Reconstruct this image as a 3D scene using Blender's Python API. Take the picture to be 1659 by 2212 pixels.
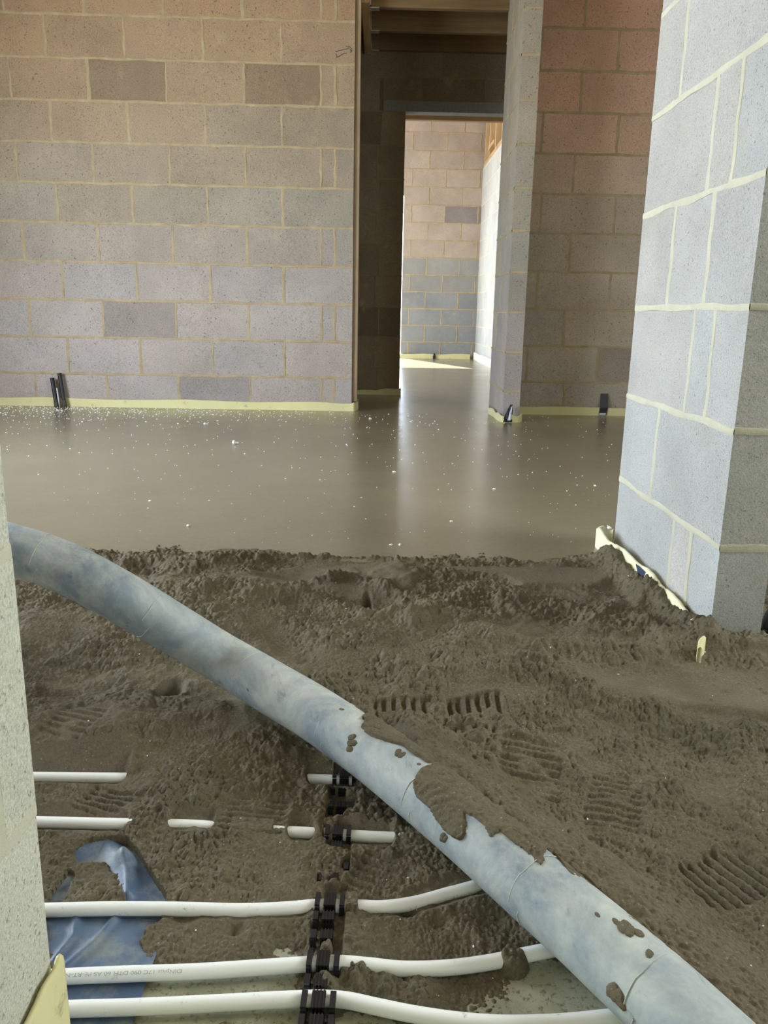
import bpy, math, random
import numpy as np
from mathutils import Vector, Matrix
random.seed(7)
C = bpy.context.scene.collection
scene = bpy.context.scene
for o in list(bpy.data.objects): bpy.data.objects.remove(o)

# ------------------------------------------------------------------ camera
F, PITCH, YAW, ROLL, CH = 1743.7, 0.2429, -0.0123, 0.0197, 0.6199
def cam_axes():
    right = np.array([math.cos(YAW), math.sin(YAW), 0]); f0 = np.array([-math.sin(YAW), math.cos(YAW), 0])
    fwd = f0*math.cos(PITCH)+np.array([0, 0, -1])*math.sin(PITCH)
    up = f0*math.sin(PITCH)+np.array([0, 0, 1])*math.cos(PITCH)
    return right*math.cos(ROLL)+up*math.sin(ROLL), -right*math.sin(ROLL)+up*math.cos(ROLL), fwd
CA, CB, CC = cam_axes()
cam = bpy.data.cameras.new('camera'); co = bpy.data.objects.new('camera', cam); C.objects.link(co)
m = Matrix.Identity(4)
for i in range(3):
    m[i][0] = CA[i]; m[i][1] = CB[i]; m[i][2] = -CC[i]
m[2][3] = CH
co.matrix_world = m
cam.sensor_fit = 'VERTICAL'; cam.sensor_height = 36; cam.lens = F*36/2212
cam.clip_start = 0.02; cam.clip_end = 100
scene.camera = co
# ------------------------------------------------------------------ world, sun, window daylight, added fill lights, exposure
w = bpy.data.worlds.new('sky'); scene.world = w; w.use_nodes = True
bg = w.node_tree.nodes['Background']; bg.inputs[0].default_value = (0.75, 0.87, 1, 1); bg.inputs[1].default_value = 7.0
sun = bpy.data.lights.new('sun', 'SUN'); sun.energy = 24; sun.angle = 0.01; sun.color = (1, 0.96, 0.9)
so = bpy.data.objects.new('sun', sun); C.objects.link(so)
so.rotation_euler = Vector((0.27, -0.68, -0.69)).to_track_quat('-Z', 'Y').to_euler()
def area(name, loc, direction, sx, sy, power, col):
    l = bpy.data.lights.new(name, 'AREA'); l.shape = 'RECTANGLE'; l.size = sx; l.size_y = sy; l.energy = power; l.color = col
    o = bpy.data.objects.new(name, l); C.objects.link(o); o.location = loc
    o.rotation_euler = Vector(direction).to_track_quat('-Z', 'Z').to_euler()
    return o
area('daylight_left_window', (-2.78, 2.5, 1.08), (1, 0.1, -0.04), 2.6, 1.35, 98, (0.84, 0.93, 1.0))
area('right_fill_light', (2.38, 1.28, 1.5), (-1, -0.1, -0.3), 1.0, 1.1, 34, (0.96, 1.0, 0.9))  # unseen source added to brighten jamb, pipes and mix from the right
area('rear_fill_light', (0.6, -1.6, 1.2), (0.0, 1, -0.1), 1.2, 1.6, 9, (0.92, 1.0, 0.86))  # added fill behind the camera; the rear wall is closed
area('daylight_far_room', (-2.9, 9.3, 1.5), (1, 0, -0.1), 3.0, 1.6, 230, (0.9, 0.96, 1.0))
scene.view_settings.view_transform = 'Standard'
scene.view_settings.look = 'None'
scene.view_settings.gamma = 1
scene.view_settings.use_curve_mapping = False
scene.view_settings.exposure = 0.35

# ------------------------------------------------------------------ helpers
def ray(u, v): return CA*(u-829.5)/F - CB*(v-1106)/F + CC
def at(u, v, z=0.0):
    d = ray(u, v); t = (z-CH)/d[2]; return np.array([0, 0, CH])+t*d
def at_depth(u, v, dep): return np.array([0, 0, CH])+ray(u, v)*dep
def onY(u, v, Y):
    d = ray(u, v); return np.array([0, 0, CH])+d*(Y/d[1])

def link(name, mesh, mats, parent=None, smooth=True):
    o = bpy.data.objects.new(name, mesh); C.objects.link(o)
    for mt in (mats if isinstance(mats, (list, tuple)) else [mats]): mesh.materials.append(mt)
    if parent: o.parent = parent
    if smooth: mesh.polygons.foreach_set('use_smooth', [True]*len(mesh.polygons))
    return o
def tag(o, label, cat, group=None, kind=None):
    o['label'] = label; o['category'] = cat
    if group: o['group'] = group
    if kind: o['kind'] = kind
    return o
def struct(o): o['kind'] = 'structure'; return o
def empty(name, loc=(0, 0, 0)):
    o = bpy.data.objects.new(name, None); C.objects.link(o); o.location = loc; o.empty_display_size = 0.05; return o

class MB:
    def __init__(s): s.v = []; s.f = []; s.mi = []; s.col = []
    def quad(s, pts, mi=0, col=(1, 1, 1)):
        n = len(s.v); s.v += [tuple(p) for p in pts]; s.f.append(tuple(range(n, n+len(pts)))); s.mi.append(mi); s.col.append(col)
    def box(s, fn, a0, a1, b0, b1, c0, c1, mi=0, col=(1, 1, 1)):
        P = [fn(a, b, c) for a in (a0, a1) for b in (b0, b1) for c in (c0, c1)]
        n = len(s.v); s.v += [tuple(p) for p in P]
        for q in ((0, 1, 3, 2), (4, 6, 7, 5), (0, 4, 5, 1), (2, 3, 7, 6), (0, 2, 6, 4), (1, 5, 7, 3)):
            s.f.append(tuple(n+i for i in q)); s.mi.append(mi); s.col.append(col)
    def tube(s, pts, rad, seg=12, cap=True, mi=0, up=(0, 0, 1)):
        pts = [Vector(p) for p in pts]; n0 = len(s.v); N = len(pts)
        for i, p in enumerate(pts):
            t = (pts[min(i+1, N-1)]-pts[max(i-1, 0)]).normalized()
            a = t.cross(Vector(up)); a = a.normalized() if a.length > 1e-4 else Vector((1, 0, 0)); b = a.cross(t).normalized()
            for k in range(seg):
                an = 2*math.pi*k/seg; r = rad(i, an) if callable(rad) else rad
                s.v.append(tuple(p+(a*math.cos(an)+b*math.sin(an))*r))
        for i in range(N-1):
            for k in range(seg):
                k2 = (k+1) % seg
                s.f.append((n0+i*seg+k, n0+i*seg+k2, n0+(i+1)*seg+k2, n0+(i+1)*seg+k)); s.mi.append(mi); s.col.append((1, 1, 1))
        if cap:
            s.f.append(tuple(n0+k for k in range(seg))[::-1]); s.f.append(tuple(n0+(N-1)*seg+k for k in range(seg)))
            s.mi += [mi, mi]; s.col += [(1, 1, 1)]*2
    def build(s, name, mats, parent=None, smooth=False):
        me = bpy.data.meshes.new(name); me.from_pydata(s.v, [], s.f); me.validate(); me.update()
        me.polygons.foreach_set('material_index', s.mi)
        at_ = me.attributes.new('tint', 'FLOAT_COLOR', 'CORNER')
        buf = []
        for p, c in zip(me.polygons, s.col): buf += [c[0], c[1], c[2], 1.0]*p.loop_total
        at_.data.foreach_set('color', buf)
        me.update()
        return link(name, me, mats, parent, smooth)
def I3(a, b, c): return (a, b, c)
def spline(pts, n):
    P = [Vector(p) for p in pts]; out = []
    for i in range(len(P)-1):
        p0 = P[max(i-1, 0)]; p1 = P[i]; p2 = P[i+1]; p3 = P[min(i+2, len(P)-1)]
        for k in range(n):
            t = k/n
            out.append(0.5*((2*p1)+(p2-p0)*t+(2*p0-5*p1+4*p2-p3)*t*t+(3*p1-p0-3*p2+p3)*t**3))
    out.append(P[-1]); return out

# numpy noise
def _h(ix, iy, seed):
    n = (ix*374761393+iy*668265263+seed*974634777) & 0xffffffff
    n = ((n ^ (n >> 13))*1274126177) & 0xffffffff
    n = (n ^ (n >> 16))
    n = (n*2246822519) & 0xffffffff; n ^= n >> 15
    return (n & 0xffffff)/float(0xffffff)
def vn(x, y, sc, seed):
    x = np.asarray(x)/sc; y = np.asarray(y)/sc
    ix = np.floor(x).astype(np.int64); iy = np.floor(y).astype(np.int64); fx = x-ix; fy = y-iy
    fx = fx*fx*(3-2*fx); fy = fy*fy*(3-2*fy)
    a = _h(ix, iy, seed); b = _h(ix+1, iy, seed); c = _h(ix, iy+1, seed); d = _h(ix+1, iy+1, seed)
    return (a*(1-fx)+b*fx)*(1-fy)+(c*(1-fx)+d*fx)*fy
def fbm(x, y, sc, seed, o=4):
    r = 0; a = 1; t = 0
    for k in range(o):
        r = r+a*vn(x+k*3.1, y-k*1.7, sc/2**k, seed+k); t += a; a *= 0.5
    return r/t-0.5
def crumbs(x, y, sc, seed, rmin=0.35, rmax=0.75, pw=0.5):
    """rounded lumps: max over neighbour cells of hemispheres"""
    X = x/sc; Y = y/sc; ix = np.floor(X).astype(np.int64); iy = np.floor(Y).astype(np.int64); h = np.zeros_like(X)
    for dx in (-1, 0, 1):
        for dy in (-1, 0, 1):
            jx = ix+dx; jy = iy+dy
            px = jx+_h(jx, jy, seed); py = jy+_h(jx, jy, seed+1); r = rmin+(rmax-rmin)*_h(jx, jy, seed+2)**1.5
            d2 = ((X-px)**2+(Y-py)**2)/r**2
            h = np.maximum(h, np.clip(1-d2, 0, 1)**pw*r)
    return h
def ss(a, b, x): t = np.clip((x-a)/(b-a), 0, 1); return t*t*(3-2*t)

# ------------------------------------------------------------------ materials
def mat(name):
    mt = bpy.data.materials.new(name); mt.use_nodes = True; nt = mt.node_tree
    return mt, nt, nt.nodes['Principled BSDF']
def N(nt, t, **kw):
    n = nt.nodes.new(t)
    for k, v in kw.items():
        if k in n.inputs.keys(): n.inputs[k].default_value = v
        else: setattr(n, k, v)
    return n
def noise(nt, sc, det=4, rough=0.6, vec=None, dist=0):
    n = nt.nodes.new('ShaderNodeTexNoise'); n.inputs['Scale'].default_value = sc; n.inputs['Detail'].default_value = det
    n.inputs['Roughness'].default_value = rough; n.inputs['Distortion'].default_value = dist
    if vec is None:
        tc = nt.nodes.get('TC') or nt.nodes.new('ShaderNodeTexCoord'); tc.name = 'TC'; vec = tc.outputs['Object']
    nt.links.new(vec, n.inputs['Vector']); return n.outputs['Fac']
def ramp(nt, src, stops):
    r = nt.nodes.new('ShaderNodeValToRGB'); e = r.color_ramp.elements
    while len(e) < len(stops): e.new(0.5)
    for el, (p, c) in zip(e, stops):
        el.position = p; el.color = (c if len(c) == 4 else (*c, 1)) if isinstance(c, tuple) else (c, c, c, 1)
    nt.links.new(src, r.inputs[0]); return r.outputs[0]
def mix(nt, fac, a, b, mode='MIX'):
    n = nt.nodes.new('ShaderNodeMix'); n.data_type = 'RGBA'; n.blend_type = mode
    for s, v in ((n.inputs[0], fac), (n.inputs[6], a), (n.inputs[7], b)):
        if isinstance(v, (int, float)): s.default_value = v
        elif isinstance(v, tuple): s.default_value = (*v, 1) if len(v) == 3 else v
        else: nt.links.new(v, s)
    return n.outputs[2]
def bump(nt, b, src, dist, strength=1.0, prev=None):
    n = nt.nodes.new('ShaderNodeBump'); n.inputs['Distance'].default_value = dist; n.inputs['Strength'].default_value = strength
    nt.links.new(src, n.inputs['Height'])
    if prev: nt.links.new(prev, n.inputs['Normal'])
    nt.links.new(n.outputs[0], b.inputs['Normal']); return n.outputs[0]
def vor(nt, sc, vec=None):
    n = nt.nodes.new('ShaderNodeTexVoronoi'); n.inputs['Scale'].default_value = sc
    tc = nt.nodes.get('TC') or nt.nodes.new('ShaderNodeTexCoord'); tc.name = 'TC'
    nt.links.new(vec or tc.outputs['Object'], n.inputs['Vector']); return n.outputs['Distance']
def mapped(nt, scale, rot=(0, 0, 0)):
    tc = nt.nodes.get('TC') or nt.nodes.new('ShaderNodeTexCoord'); tc.name = 'TC'
    mp = nt.nodes.new('ShaderNodeMapping'); mp.inputs['Scale'].default_value = scale; mp.inputs['Rotation'].default_value = rot
    nt.links.new(tc.outputs['Object'], mp.inputs[0]); return mp.outputs[0]

def make_block_mat(name, stain=(0.46, 0.40, 0.24), fine=1.0):
    mt, nt, b = mat(name)
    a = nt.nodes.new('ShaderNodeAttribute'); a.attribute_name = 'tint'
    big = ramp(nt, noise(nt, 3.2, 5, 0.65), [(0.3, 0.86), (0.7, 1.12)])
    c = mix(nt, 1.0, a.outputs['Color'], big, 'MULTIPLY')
    grain = ramp(nt, noise(nt, 170*fine, 3, 0.7), [(0.32, 0.62), (0.5, 1.0), (0.72, 1.28)])
    c = mix(nt, 0.75, c, grain, 'MULTIPLY')
    pit = ramp(nt, noise(nt, 88*fine, 3, 0.55), [(0.29, 0.35), (0.37, 1.0)])
    c = mix(nt, 0.8 if fine < 1.5 else 0.6, c, pit, 'MULTIPLY')
    st = ramp(nt, noise(nt, 7, 6, 0.75), [(0.58, 0.0), (0.74, 0.55)])
    c = mix(nt, st, c, stain)
    fl = ramp(nt, noise(nt, 24, 6, 0.8), [(0.66, 0.0), (0.72, 0.5)])
    c = mix(nt, fl, c, (0.62, 0.58, 0.5))
    nt.links.new(c, b.inputs['Base Color']); b.inputs['Roughness'].default_value = 0.92
    n1 = bump(nt, b, noise(nt, 150*fine, 4, 0.75), 0.003, 0.8)
    bump(nt, b, pit, 0.002, 0.8, n1)
    return mt
M = {}
M['block'] = make_block_mat('concrete_block')
M['block_smooth'] = make_block_mat('concrete_block_smooth', (0.50, 0.48, 0.36), 1.9)
def make_mortar(name, c1, c2):
    mt, nt, b = mat(name)
    nt.links.new(ramp(nt, noise(nt, 14, 5, 0.7), [(0.3, c1), (0.7, c2)]), b.inputs['Base Color'])
    b.inputs['Roughness'].default_value = 0.95
    bump(nt, b, noise(nt, 220, 4, 0.7), 0.002, 0.7)
    return mt
M['mortar'] = make_mortar('mortar', (0.34, 0.265, 0.155), (0.47, 0.38, 0.235))
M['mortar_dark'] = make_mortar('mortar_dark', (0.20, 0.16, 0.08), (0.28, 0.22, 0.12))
M['mortar_pale'] = make_mortar('mortar_pale', (0.50, 0.485, 0.37), (0.60, 0.58, 0.45))

mt, nt, b = mat('wet_screed')
c = ramp(nt, noise(nt, 1.1, 4, 0.6), [(0.3, (0.195, 0.172, 0.115)), (0.7, (0.24, 0.212, 0.145))])
c = mix(nt, ramp(nt, noise(nt, 55, 5, 0.7), [(0.4, 0.0), (0.75, 0.4)]), c, (0.27, 0.24, 0.17))
nt.links.new(c, b.inputs['Base Color'])
nt.links.new(ramp(nt, noise(nt, 2.5, 5, 0.6), [(0.3, 0.17), (0.7, 0.25)]), b.inputs['Roughness'])
b.inputs['IOR'].default_value = 1.42
n1 = bump(nt, b, noise(nt, 1.0, 2, 0.45, mapped(nt, (0.8, 5.5, 1))), 0.003, 0.5)
bump(nt, b, noise(nt, 240, 3, 0.6), 0.0006, 0.5, n1)
M['screed'] = mt

mt, nt, b = mat('screed_mix')
c = ramp(nt, noise(nt, 5, 5, 0.65), [(0.3, (0.088, 0.074, 0.045)), (0.7, (0.155, 0.13, 0.083))])
c = mix(nt, ramp(nt, noise(nt, 260, 3, 0.7), [(0.35, 0.0), (0.8, 0.7)]), c, (0.24, 0.203, 0.14))
c = mix(nt, ramp(nt, vor(nt, 95), [(0.0, 1.0), (0.09, 0.9), (0.13, 0.0)]), c, (0.30, 0.25, 0.18))
c = mix(nt, ramp(nt, noise(nt, 2.6, 5, 0.7), [(0.46, 0.0), (0.66, 0.55)]), c, (0.062, 0.057, 0.032))
nt.links.new(c, b.inputs['Base Color'])
b.inputs['Roughness'].default_value = 0.8; b.inputs['IOR'].default_value = 1.33
n1 = bump(nt, b, noise(nt, 420, 4, 0.75), 0.0016, 0.8)
bump(nt, b, noise(nt, 130, 4, 0.7), 0.003, 0.6, n1)
M['mud'] = mt

mt, nt, b = mat('slab_concrete')
c = ramp(nt, noise(nt, 16, 6, 0.7), [(0.3, (0.27, 0.275, 0.19)), (0.7, (0.42, 0.41, 0.30))])
c = mix(nt, ramp(nt, noise(nt, 120, 5, 0.75), [(0.53, 0.0), (0.62, 0.85)]), c, (0.13, 0.11, 0.075))
nt.links.new(c, b.inputs['Base Color']); b.inputs['Roughness'].default_value = 0.8
bump(nt, b, noise(nt, 150, 4, 0.7), 0.001, 0.7)
M['slab'] = mt

def simple(name, col, rough=0.5, nsc=30, var=0.15, bsc=None, bd=0.001, col2=None, metal=0):
    mt, nt, b = mat(name)
    c2 = col2 or tuple(min(1, x*(1+var)) for x in col)
    nt.links.new(ramp(nt, noise(nt, nsc, 5, 0.65), [(0.32, tuple(x*(1-var) for x in col) if not col2 else col), (0.68, c2)]), b.inputs['Base Color'])
    b.inputs['Roughness'].default_value = rough; b.inputs['Metallic'].default_value = metal
    if bsc: bump(nt, b, noise(nt, bsc, 4, 0.6), bd, 0.6)
    return mt
def dirty(name, col, dirt, rough, d0=0.56, d1=0.68, dsc=18, amt=0.9, bsc=90, bd=0.001):
    mt, nt, b = mat(name)
    c = ramp(nt, noise(nt, 9, 4, 0.6), [(0.3, tuple(x*0.92 for x in col)), (0.7, col)])
    c = mix(nt, ramp(nt, noise(nt, dsc, 7, 0.75), [(d0, 0.0), (d1, amt)]), c, dirt)
    nt.links.new(c, b.inputs['Base Color']); b.inputs['Roughness'].default_value = rough
    bump(nt, b, noise(nt, bsc, 4, 0.6), bd, 0.5)
    return mt
M['foam'] = dirty('edge_foam', (0.66, 0.62, 0.33), (0.16, 0.14, 0.09), 0.75, 0.60, 0.72, 12)
M['foam_pale'] = dirty('edge_foam_pale', (0.80, 0.78, 0.54), (0.2, 0.17, 0.11), 0.75, 0.62, 0.74, 18)
M['foam_white'] = dirty('edge_foam_white', (0.8, 0.8, 0.7), (0.2, 0.17, 0.11), 0.75, 0.66, 0.8, 18)
M['timber'] = None
def timber(name, ca, cb, axis):
    mt, nt, b = mat(name)
    s = [26, 26, 26]; s[axis] = 1.6
    c = ramp(nt, noise(nt, 1.0, 5, 0.6, mapped(nt, tuple(s)), 1.2), [(0.3, ca), (0.7, cb)])
    c = mix(nt, ramp(nt, noise(nt, 3, 4, 0.6), [(0.5, 0.0), (0.8, 0.5)]), c, tuple(x*0.55 for x in ca))
    nt.links.new(c, b.inputs['Base Color']); b.inputs['Roughness'].default_value = 0.75
    bump(nt, b, noise(nt, 1.0, 4, 0.6, mapped(nt, tuple(x*3 for x in s))), 0.001, 0.5)
    return mt
M['timber_x'] = timber('timber_x', (0.38, 0.23, 0.10), (0.56, 0.37, 0.18), 0)
M['timber_y'] = timber('timber_y', (0.38, 0.23, 0.10), (0.56, 0.37, 0.18), 1)
M['timber_z'] = timber('timber_z', (0.42, 0.29, 0.16), (0.60, 0.44, 0.26), 2)
M['timber_dark'] = timber('timber_dark', (0.13, 0.08, 0.03), (0.22, 0.14, 0.055), 0)
M['timber_tan'] = timber('timber_tan', (0.27, 0.19, 0.11), (0.38, 0.28, 0.17), 2)
M['board'] = simple('chipboard', (0.42, 0.29, 0.16), 0.8, 60, 0.25, 200)
M['black'] = simple('black_plastic', (0.013, 0.014, 0.017), 0.38, 60, 0.3, 150, 0.0005)
M['black_tape'] = dirty('black_tape', (0.012, 0.013, 0.017), (0.1, 0.1, 0.1), 0.4, 0.66, 0.8, 40)
M['silver'] = simple('pale_tape', (0.55, 0.6, 0.7), 0.35, 60, 0.2)
M['seam'] = simple('cement_line', (0.5, 0.52, 0.47), 0.8, 60, 0.2)
M['poly'] = simple('polystyrene', (0.86, 0.86, 0.83), 0.6, 300, 0.05, 400, 0.0005)
M['lintel'] = simple('lintel_concrete', (0.22, 0.225, 0.20), 0.9, 60, 0.15, 160, 0.001)
M['ink'] = simple('marker_ink', (0.10, 0.095, 0.12), 0.7, 60, 0.2)
M['print'] = simple('pipe_print', (0.42, 0.46, 0.48), 0.6, 90, 0.3)
# white heating pipe
mt, nt, b = mat('white_pipe')
c = mix(nt, ramp(nt, noise(nt, 55, 7, 0.78), [(0.60, 0.0), (0.70, 0.85)]), (0.86, 0.88, 0.86), (0.30, 0.26, 0.17))
g = nt.nodes.new('ShaderNodeNewGeometry'); sx = nt.nodes.new('ShaderNodeSeparateXYZ'); nt.links.new(g.outputs['Normal'], sx.inputs[0])
nt.links.new(c, b.inputs['Base Color']); b.inputs['Roughness'].default_value = 0.32
M['pipe'] = mt
# blue damp-proof sheet
mt, nt, b = mat('blue_polythene')
c = ramp(nt, noise(nt, 9, 5, 0.6), [(0.3, (0.05, 0.09, 0.17)), (0.7, (0.11, 0.165, 0.25))])
c = mix(nt, ramp(nt, noise(nt, 26, 6, 0.75), [(0.47, 0.0), (0.70, 0.8)]), c, (0.25, 0.27, 0.24))
nt.links.new(c, b.inputs['Base Color']); b.inputs['Roughness'].default_value = 0.5
bump(nt, b, noise(nt, 32, 4, 0.6, None, 0.8), 0.003, 0.5)
M['sheet'] = mt
# hose: blue-grey rubber, wiped with pale cement film
mt, nt, b = mat('hose_rubber')
c = ramp(nt, noise(nt, 5, 5, 0.6), [(0.30, (0.15, 0.20, 0.255)), (0.55, (0.22, 0.28, 0.34)), (0.75, (0.31, 0.37, 0.41))])
film = ramp(nt, noise(nt, 11, 7, 0.72, None, 0.35), [(0.38, 0.08), (0.66, 0.9)])
c = mix(nt, film, c, (0.56, 0.59, 0.54))
c = mix(nt, ramp(nt, noise(nt, 34, 5, 0.7, mapped(nt, (1, 0.35, 1), (0, 0, 0.7))), [(0.60, 0.0), (0.72, 0.5)]), c, (0.07, 0.09, 0.11))
nt.links.new(c, b.inputs['Base Color']); b.inputs['Roughness'].default_value = 0.62
n1 = bump(nt, b, noise(nt, 60, 4, 0.6), 0.001, 0.5)
bump(nt, b, noise(nt, 9, 3, 0.5), 0.004, 0.5, n1)
M['hose'] = mt

# ------------------------------------------------------------------ block walls
def block_wall(name, o, ang, regions, z0, joints, T, tint, mats, ends=(False, False), rib=0.0014, rw=0.017, seed=1, step=0.03, extra=None):
    """regions: list of (u0,u1,za,zb); joints(row)->sorted u list; row n spans z0+.225n .. +.225"""
    rng = random.Random(seed)
    U = np.array([math.cos(ang), math.sin(ang)]); Nn = np.array([math.sin(ang), -math.cos(ang)])
    def P(u, d, z): return (o[0]+u*U[0]-d*Nn[0], o[1]+u*U[1]-d*Nn[1], z)
    mb = MB(); g = 0.005
    def ribbon(pts, across, outn, wf=1.0):
        # half-round strip; pts in 3D, across unit vector in face, outn outward
        n0 = len(mb.v); ph = rng.random()*10; A = np.array(across); O = np.array(outn)
        for i, p in enumerate(pts):
            t = i*0.7+ph
            wv = rw*wf*(0.88+0.12*math.sin(t*0.8)+0.16*(rng.random()-0.5)); h = rib*(0.75+0.4*math.sin(t*0.9+2)+0.5*rng.random()); sh = 0.0012*math.sin(t*0.6)
            p = np.array(p)
            for a, hh in ((-0.5, -0.3), (-0.42, 0.65), (-0.1, 1), (0.22, 0.85), (0.42, 0.5), (0.5, -0.3)):
                mb.v.append(tuple(p+A*(a*wv+sh)+O*(h*hh)))
        for i in range(len(pts)-1):
            for k in range(5):
                a = n0+i*6+k; mb.f.append((a, a+1, a+7, a+6)); mb.mi.append(1); mb.col.append((1, 1, 1))
    n3 = (Nn[0], Nn[1], 0); u3 = (U[0], U[1], 0)
    for (ua, ub, za, zb) in regions:
        mb.box(P, ua+0.002, ub-0.002, 0.002, T-0.002, za, zb, 1)
        r0 = int(math.floor((za-z0)/0.225+1e-6)); r1 = int(math.ceil((zb-z0)/0.225-1e-6))
        for r in range(r0, r1):
            c0 = max(za, z0+0.225*r+g); c1 = min(zb, z0+0.225*(r+1)-g)
            if c1-c0 < 0.01: continue
            js = [u for u in joints(r) if ua+0.03 < u < ub-0.03]; cuts = [ua]+js+[ub]
            for k in range(len(cuts)-1):
                a = cuts[k]+(g if k else 0); c = cuts[k+1]-(g if k < len(cuts)-2 else 0)
                dj = rng.uniform(-0.001, 0.001)
                mb.box(P, a, c, dj, T+dj, c0, c1, 0, tint(r, k, rng, 0.5*(a+c)))
            for u in js:
                nn = max(3, int((c1-c0)/step)+1)
                ribbon([P(u+0.002*math.sin(i*1.3+u*9), 0, c0-0.003+(c1-c0+0.006)*i/(nn-1)) for i in range(nn)], u3, n3, rng.uniform(0.8, 1.35))
            zl = z0+0.225*r
            if za+0.02 < zl < zb:
                nn = max(3, int((ub-ua)/step)+1)
                ribbon([P(ua+(ub-ua)*i/(nn-1), 0, zl+0.0012*math.sin(i*0.5+r)) for i in range(nn)], (0, 0, 1), n3)
                for e, uu, s in ((ends[0], ua, -1), (ends[1], ub, 1)):
                    if e:
                        ribbon([P(uu, d, zl) for d in np.linspace(0, T, 6)], (0, 0, 1), (s*U[0], s*U[1], 0))
    ob = mb.build(name, mats)
    return struct(ob), P
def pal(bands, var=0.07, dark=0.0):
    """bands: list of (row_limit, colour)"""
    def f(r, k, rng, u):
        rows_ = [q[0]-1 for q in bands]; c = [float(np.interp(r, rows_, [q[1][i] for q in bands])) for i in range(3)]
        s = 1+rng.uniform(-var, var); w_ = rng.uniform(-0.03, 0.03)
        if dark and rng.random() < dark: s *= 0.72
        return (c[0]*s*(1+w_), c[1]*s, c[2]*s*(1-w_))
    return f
XR, DW, PHI, Z0 = -0.1573, 5.1721, 0.0106, 0.2067
LW = pal([(0, (0.42, 0.37, 0.345)), (3, (0.395, 0.345, 0.315)), (5, (0.33, 0.285, 0.225)), (7, (0.34, 0.265, 0.185)), (9, (0.375, 0.265, 0.165)), (11, (0.40, 0.25, 0.145))], 0.05, 0.08)  # cool light low down and warm dimmer light higher painted into the courses
def jl(r):
    if r % 2: return sorted([-0.111, -0.194]+[-0.643-0.45*k for k in range(7)])
    return sorted([-0.424-0.45*k for k in range(7)])
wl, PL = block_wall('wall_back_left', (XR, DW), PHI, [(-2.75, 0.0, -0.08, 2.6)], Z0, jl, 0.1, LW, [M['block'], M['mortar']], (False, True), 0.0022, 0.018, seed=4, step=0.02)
RWt = pal([(0, (0.46, 0.40, 0.32)), (4, (0.47, 0.395, 0.30)), (6, (0.54, 0.40, 0.295)), (8, (0.60, 0.385, 0.27)), (11, (0.63, 0.38, 0.25))], 0.06, 0.04)  # warmer light towards the top is carried by these block colours
def jr(r):
    base = {0: 1.107, 1: 1.329, 2: 1.145, 3: 1.334, 4: 1.139, 5: 1.321, 6: 1.116, 7: 1.331, 8: 1.082, 9: 1.323}.get(r, 1.36 if r < 0 else 1.1)
    return [base-0.45, base, base+0.45, base+0.9]
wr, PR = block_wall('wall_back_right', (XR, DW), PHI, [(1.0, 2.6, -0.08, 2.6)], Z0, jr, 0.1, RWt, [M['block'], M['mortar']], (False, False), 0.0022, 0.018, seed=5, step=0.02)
# stub of wall beside the opening, its end to the camera
st_t = pal([(1, (0.37, 0.33, 0.31)), (5, (0.36, 0.32, 0.25)), (20, (0.39, 0.325, 0.25))], 0.06)  # same upward warming of the light kept in the stub's course colours
ws, PS = block_wall('wall_stub', (0.752, 5.40), -math.pi/2, [(0, 0.60, -0.08, 2.6)], 0.18, lambda r: [0.2, 0.42] if r % 2 else [0.3], 0.1, st_t, [M['block'], M['mortar']], (False, True), 0.003, seed=9, step=0.02)
# dark corridor wall with the doorway
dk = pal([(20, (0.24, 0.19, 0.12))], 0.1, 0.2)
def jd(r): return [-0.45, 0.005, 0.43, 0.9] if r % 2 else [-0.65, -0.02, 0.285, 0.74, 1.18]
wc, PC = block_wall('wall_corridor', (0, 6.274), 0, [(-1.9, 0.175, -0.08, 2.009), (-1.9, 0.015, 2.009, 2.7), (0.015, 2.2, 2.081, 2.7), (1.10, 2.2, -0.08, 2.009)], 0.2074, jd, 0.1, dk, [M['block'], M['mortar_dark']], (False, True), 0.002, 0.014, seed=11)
# far room
def fr_t(r, k, rng, u):
    if r < 6: c = (0.27, 0.285, 0.30) if r < 4 else (0.30, 0.30, 0.29)
    else: c = (0.42, 0.35, 0.29)
    if r in (8,) and u > 0.7: c = (0.27, 0.235, 0.23)
    s = 1+rng.uniform(-0.06, 0.06); return tuple(x*s for x in c)
def jf(r): return [0.655+0.45*k for k in range(-3, 4)] if r % 2 else [0.43+0.45*k for k in range(-3, 4)]
wf, PF = block_wall('wall_far_room_back', (0, 11.5), 0, [(0.33, 1.6, -0.08, 3.5), (-3.0, 0.33, 2.15, 3.5), (-3.0, -1.4, -0.08, 2.15)], -0.003, jf, 0.1, fr_t, [M['block'], M['mortar']], seed=13, rib=0.003, rw=0.02)
wfr, PFR = block_wall('wall_far_room_right', (1.37, 11.5), -math.pi/2, [(0, 5.1, -0.08, 2.5)], -0.003, lambda r: [0.45*k+(0.2 if r % 2 else 0.42) for k in range(12)], 0.1, pal([(20, (0.46, 0.46, 0.45))], 0.05), [M['block'], M['mortar_pale']], seed=15)
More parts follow.
